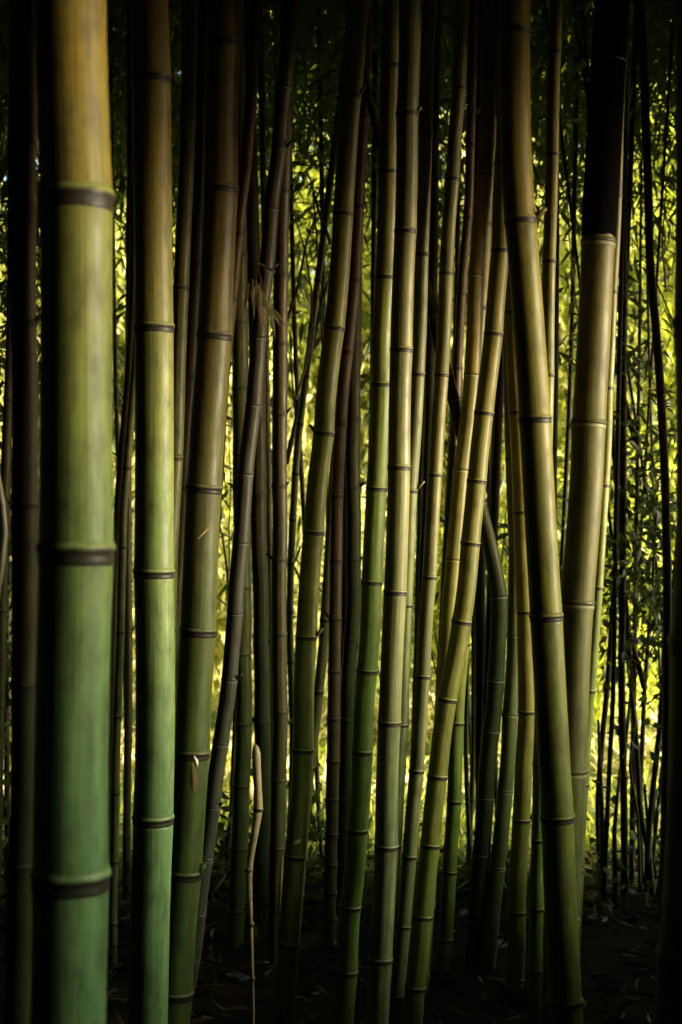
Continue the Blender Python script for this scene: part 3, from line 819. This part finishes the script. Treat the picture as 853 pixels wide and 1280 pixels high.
# canopy overhead and round the grove: large sprays closing off the sky
parts = [box_points(13000, (-9, 5.6), (-9, 7.6), (4.6, 7.0)),                # roof
         box_points(4000, (3.4, 5.6), (3.0, 9.4), (3.72, 5.4)),
         box_points(650, (3.4, 5.6), (2.3, 3.0), (3.12, 5.4)),
         box_points(1500, (3.4, 5.6), (-0.2, 2.3), (3.4, 5.4)),              # these three: sunward fringe, added and shaped to cut light off the upper culms
         box_points(1500, (-4.0, 3.2), (-3, 5.6), (4.5, 5.3)),
         box_points(6000, (-8.5, -3.4), (-7, 9.0), (0, 7)),                 # shaded flank
         box_points(7000, (-8, 6), (-8.5, -4.0), (0, 7)),                   # behind the viewer
         box_points(1700, (3.4, 5.4), (-7, -0.2), (0, 6.0)),  # thicket added to keep frontal sky and sun out
         box_points(1500, (3.2, 4.9), (4.9, 5.2), (0, 6.0))]                # thicket added to shade the stems before the clearing
tag(leaves('canopy_and_light_blockers', np.concatenate(parts), LEAF_DARK, 0.42, 0.13, per=7, spread=0.22, down=0.5), kind='stuff',
    label='dense dark leaf canopy round the grove with added fringe and thickets blocking light', cat='foliage')

# unseen hedge added sunward, its height shaped to darken the culm feet
c = []
while len(c) < 9000:
    x = random.uniform(3.4, 4.8); y = random.uniform(-5, 4.9); z = random.uniform(0, 2.2)
    h = 1.62 + 0.46 * min(1.0, max(0.0, (2.8 - y) / 0.7)) + 0.10 * math.sin(y * 3.1) + 0.08 * math.sin(y * 7.3 + 1)
    if z < h: c.append((x, y, z))
tag(leaves('shade_hedge', np.array(c), LEAF_DARK, 0.2, 0.06, per=6, spread=0.09, down=0.1), kind='stuff',
    label='unseen leafy hedge added to keep light off the culm feet', cat='shade_hedge')


# ------------------------------------------------------------------ trees and shrubs of the sunny clearing
def tree(label, x, y, h, rx, rz, mat, n, leaf, z0=None, name='leafy_tree', per=8, cat='tree', trunk=0.09):
    root = empty(name, (x, y, 0)); tag(root, label, cat)
    path = [np.array([0, 0, -0.05])]
    for i in range(1, 6):
        path.append(np.array([random.uniform(-.12, .12) * i, random.uniform(-.1, .1) * i, h * 0.8 * i / 5]))
    limb(path, trunk, trunk * 0.25, BARK, root, 'trunk', 12)
    for i in range(6):
        a = random.uniform(0, 2 * math.pi); b = path[random.choice([2, 3, 4])]
        e = b + np.array([math.cos(a) * rx * 0.7, math.sin(a) * rx * 0.7, random.uniform(0.3, 0.9)])
        limb([b, (b + e) / 2 + np.array([0, 0, 0.15]), e], trunk * 0.4, trunk * 0.12, BARK, root, 'branch', 7)
    z0 = h * 0.5 if z0 is None else z0
    blobs = [(random.gauss(0, rx * 0.5), random.gauss(0, rx * 0.5), random.gauss(z0, rz * 0.55), random.uniform(0.35, 0.75) * min(rx, 1.3)) for _ in range(26)]
    cc = []
    for _ in range(n):
        bx, by, bz, br = random.choice(blobs)
        v = np.array([random.gauss(0, 1), random.gauss(0, 1), random.gauss(0, 1)]); v /= np.linalg.norm(v)
        p = np.array([bx, by, bz]) + v * br * random.uniform(0.6, 1.0)
        if p[2] > 0.05: cc.append(p)
    leaves('crown', np.array(cc), mat, leaf[0], leaf[1], parent=root, per=per, spread=0.12, down=0.4)


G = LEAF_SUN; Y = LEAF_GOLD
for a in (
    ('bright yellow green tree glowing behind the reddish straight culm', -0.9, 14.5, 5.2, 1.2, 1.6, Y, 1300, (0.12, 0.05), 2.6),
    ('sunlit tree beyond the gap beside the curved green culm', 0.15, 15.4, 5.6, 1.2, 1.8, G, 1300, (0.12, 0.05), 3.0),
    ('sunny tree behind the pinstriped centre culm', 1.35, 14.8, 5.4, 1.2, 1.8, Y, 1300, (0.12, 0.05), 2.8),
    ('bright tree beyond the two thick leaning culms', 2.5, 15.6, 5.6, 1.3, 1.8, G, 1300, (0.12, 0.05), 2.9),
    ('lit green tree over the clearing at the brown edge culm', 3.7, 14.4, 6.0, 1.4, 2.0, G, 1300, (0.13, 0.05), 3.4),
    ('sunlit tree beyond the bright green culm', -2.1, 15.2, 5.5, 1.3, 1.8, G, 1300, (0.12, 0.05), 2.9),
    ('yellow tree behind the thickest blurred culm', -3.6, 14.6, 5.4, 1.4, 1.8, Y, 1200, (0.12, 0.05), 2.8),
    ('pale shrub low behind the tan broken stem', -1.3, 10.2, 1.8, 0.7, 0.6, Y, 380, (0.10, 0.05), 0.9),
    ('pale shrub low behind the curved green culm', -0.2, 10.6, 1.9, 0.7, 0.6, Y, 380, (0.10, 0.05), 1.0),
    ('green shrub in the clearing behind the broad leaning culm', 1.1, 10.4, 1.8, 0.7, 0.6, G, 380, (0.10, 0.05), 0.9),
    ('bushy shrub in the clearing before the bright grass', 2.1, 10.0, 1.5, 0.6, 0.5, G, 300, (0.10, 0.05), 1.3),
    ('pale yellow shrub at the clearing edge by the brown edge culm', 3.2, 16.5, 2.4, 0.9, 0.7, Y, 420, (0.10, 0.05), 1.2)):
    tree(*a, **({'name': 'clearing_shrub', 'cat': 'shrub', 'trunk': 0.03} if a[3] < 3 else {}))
# woods closing the clearing far behind: reads as one mass
c = []
while len(c) < 20000:
    x = random.uniform(-14, 14); z = random.uniform(0, 15)
    y = 20.0 + 1.2 * math.sin(x * 1.3) + 0.8 * math.sin(x * 2.9 + z) + random.uniform(0, 1.2) - 0.12 * z + 0.02 * x * x
    c.append((x, y, z))
tag(leaves('distant_woods', np.array(c), LEAF_SUN, 0.30, 0.16, per=6, spread=0.25, down=0.4), kind='stuff',
    label='sunlit woods closing the clearing far behind the grove', cat='woods')
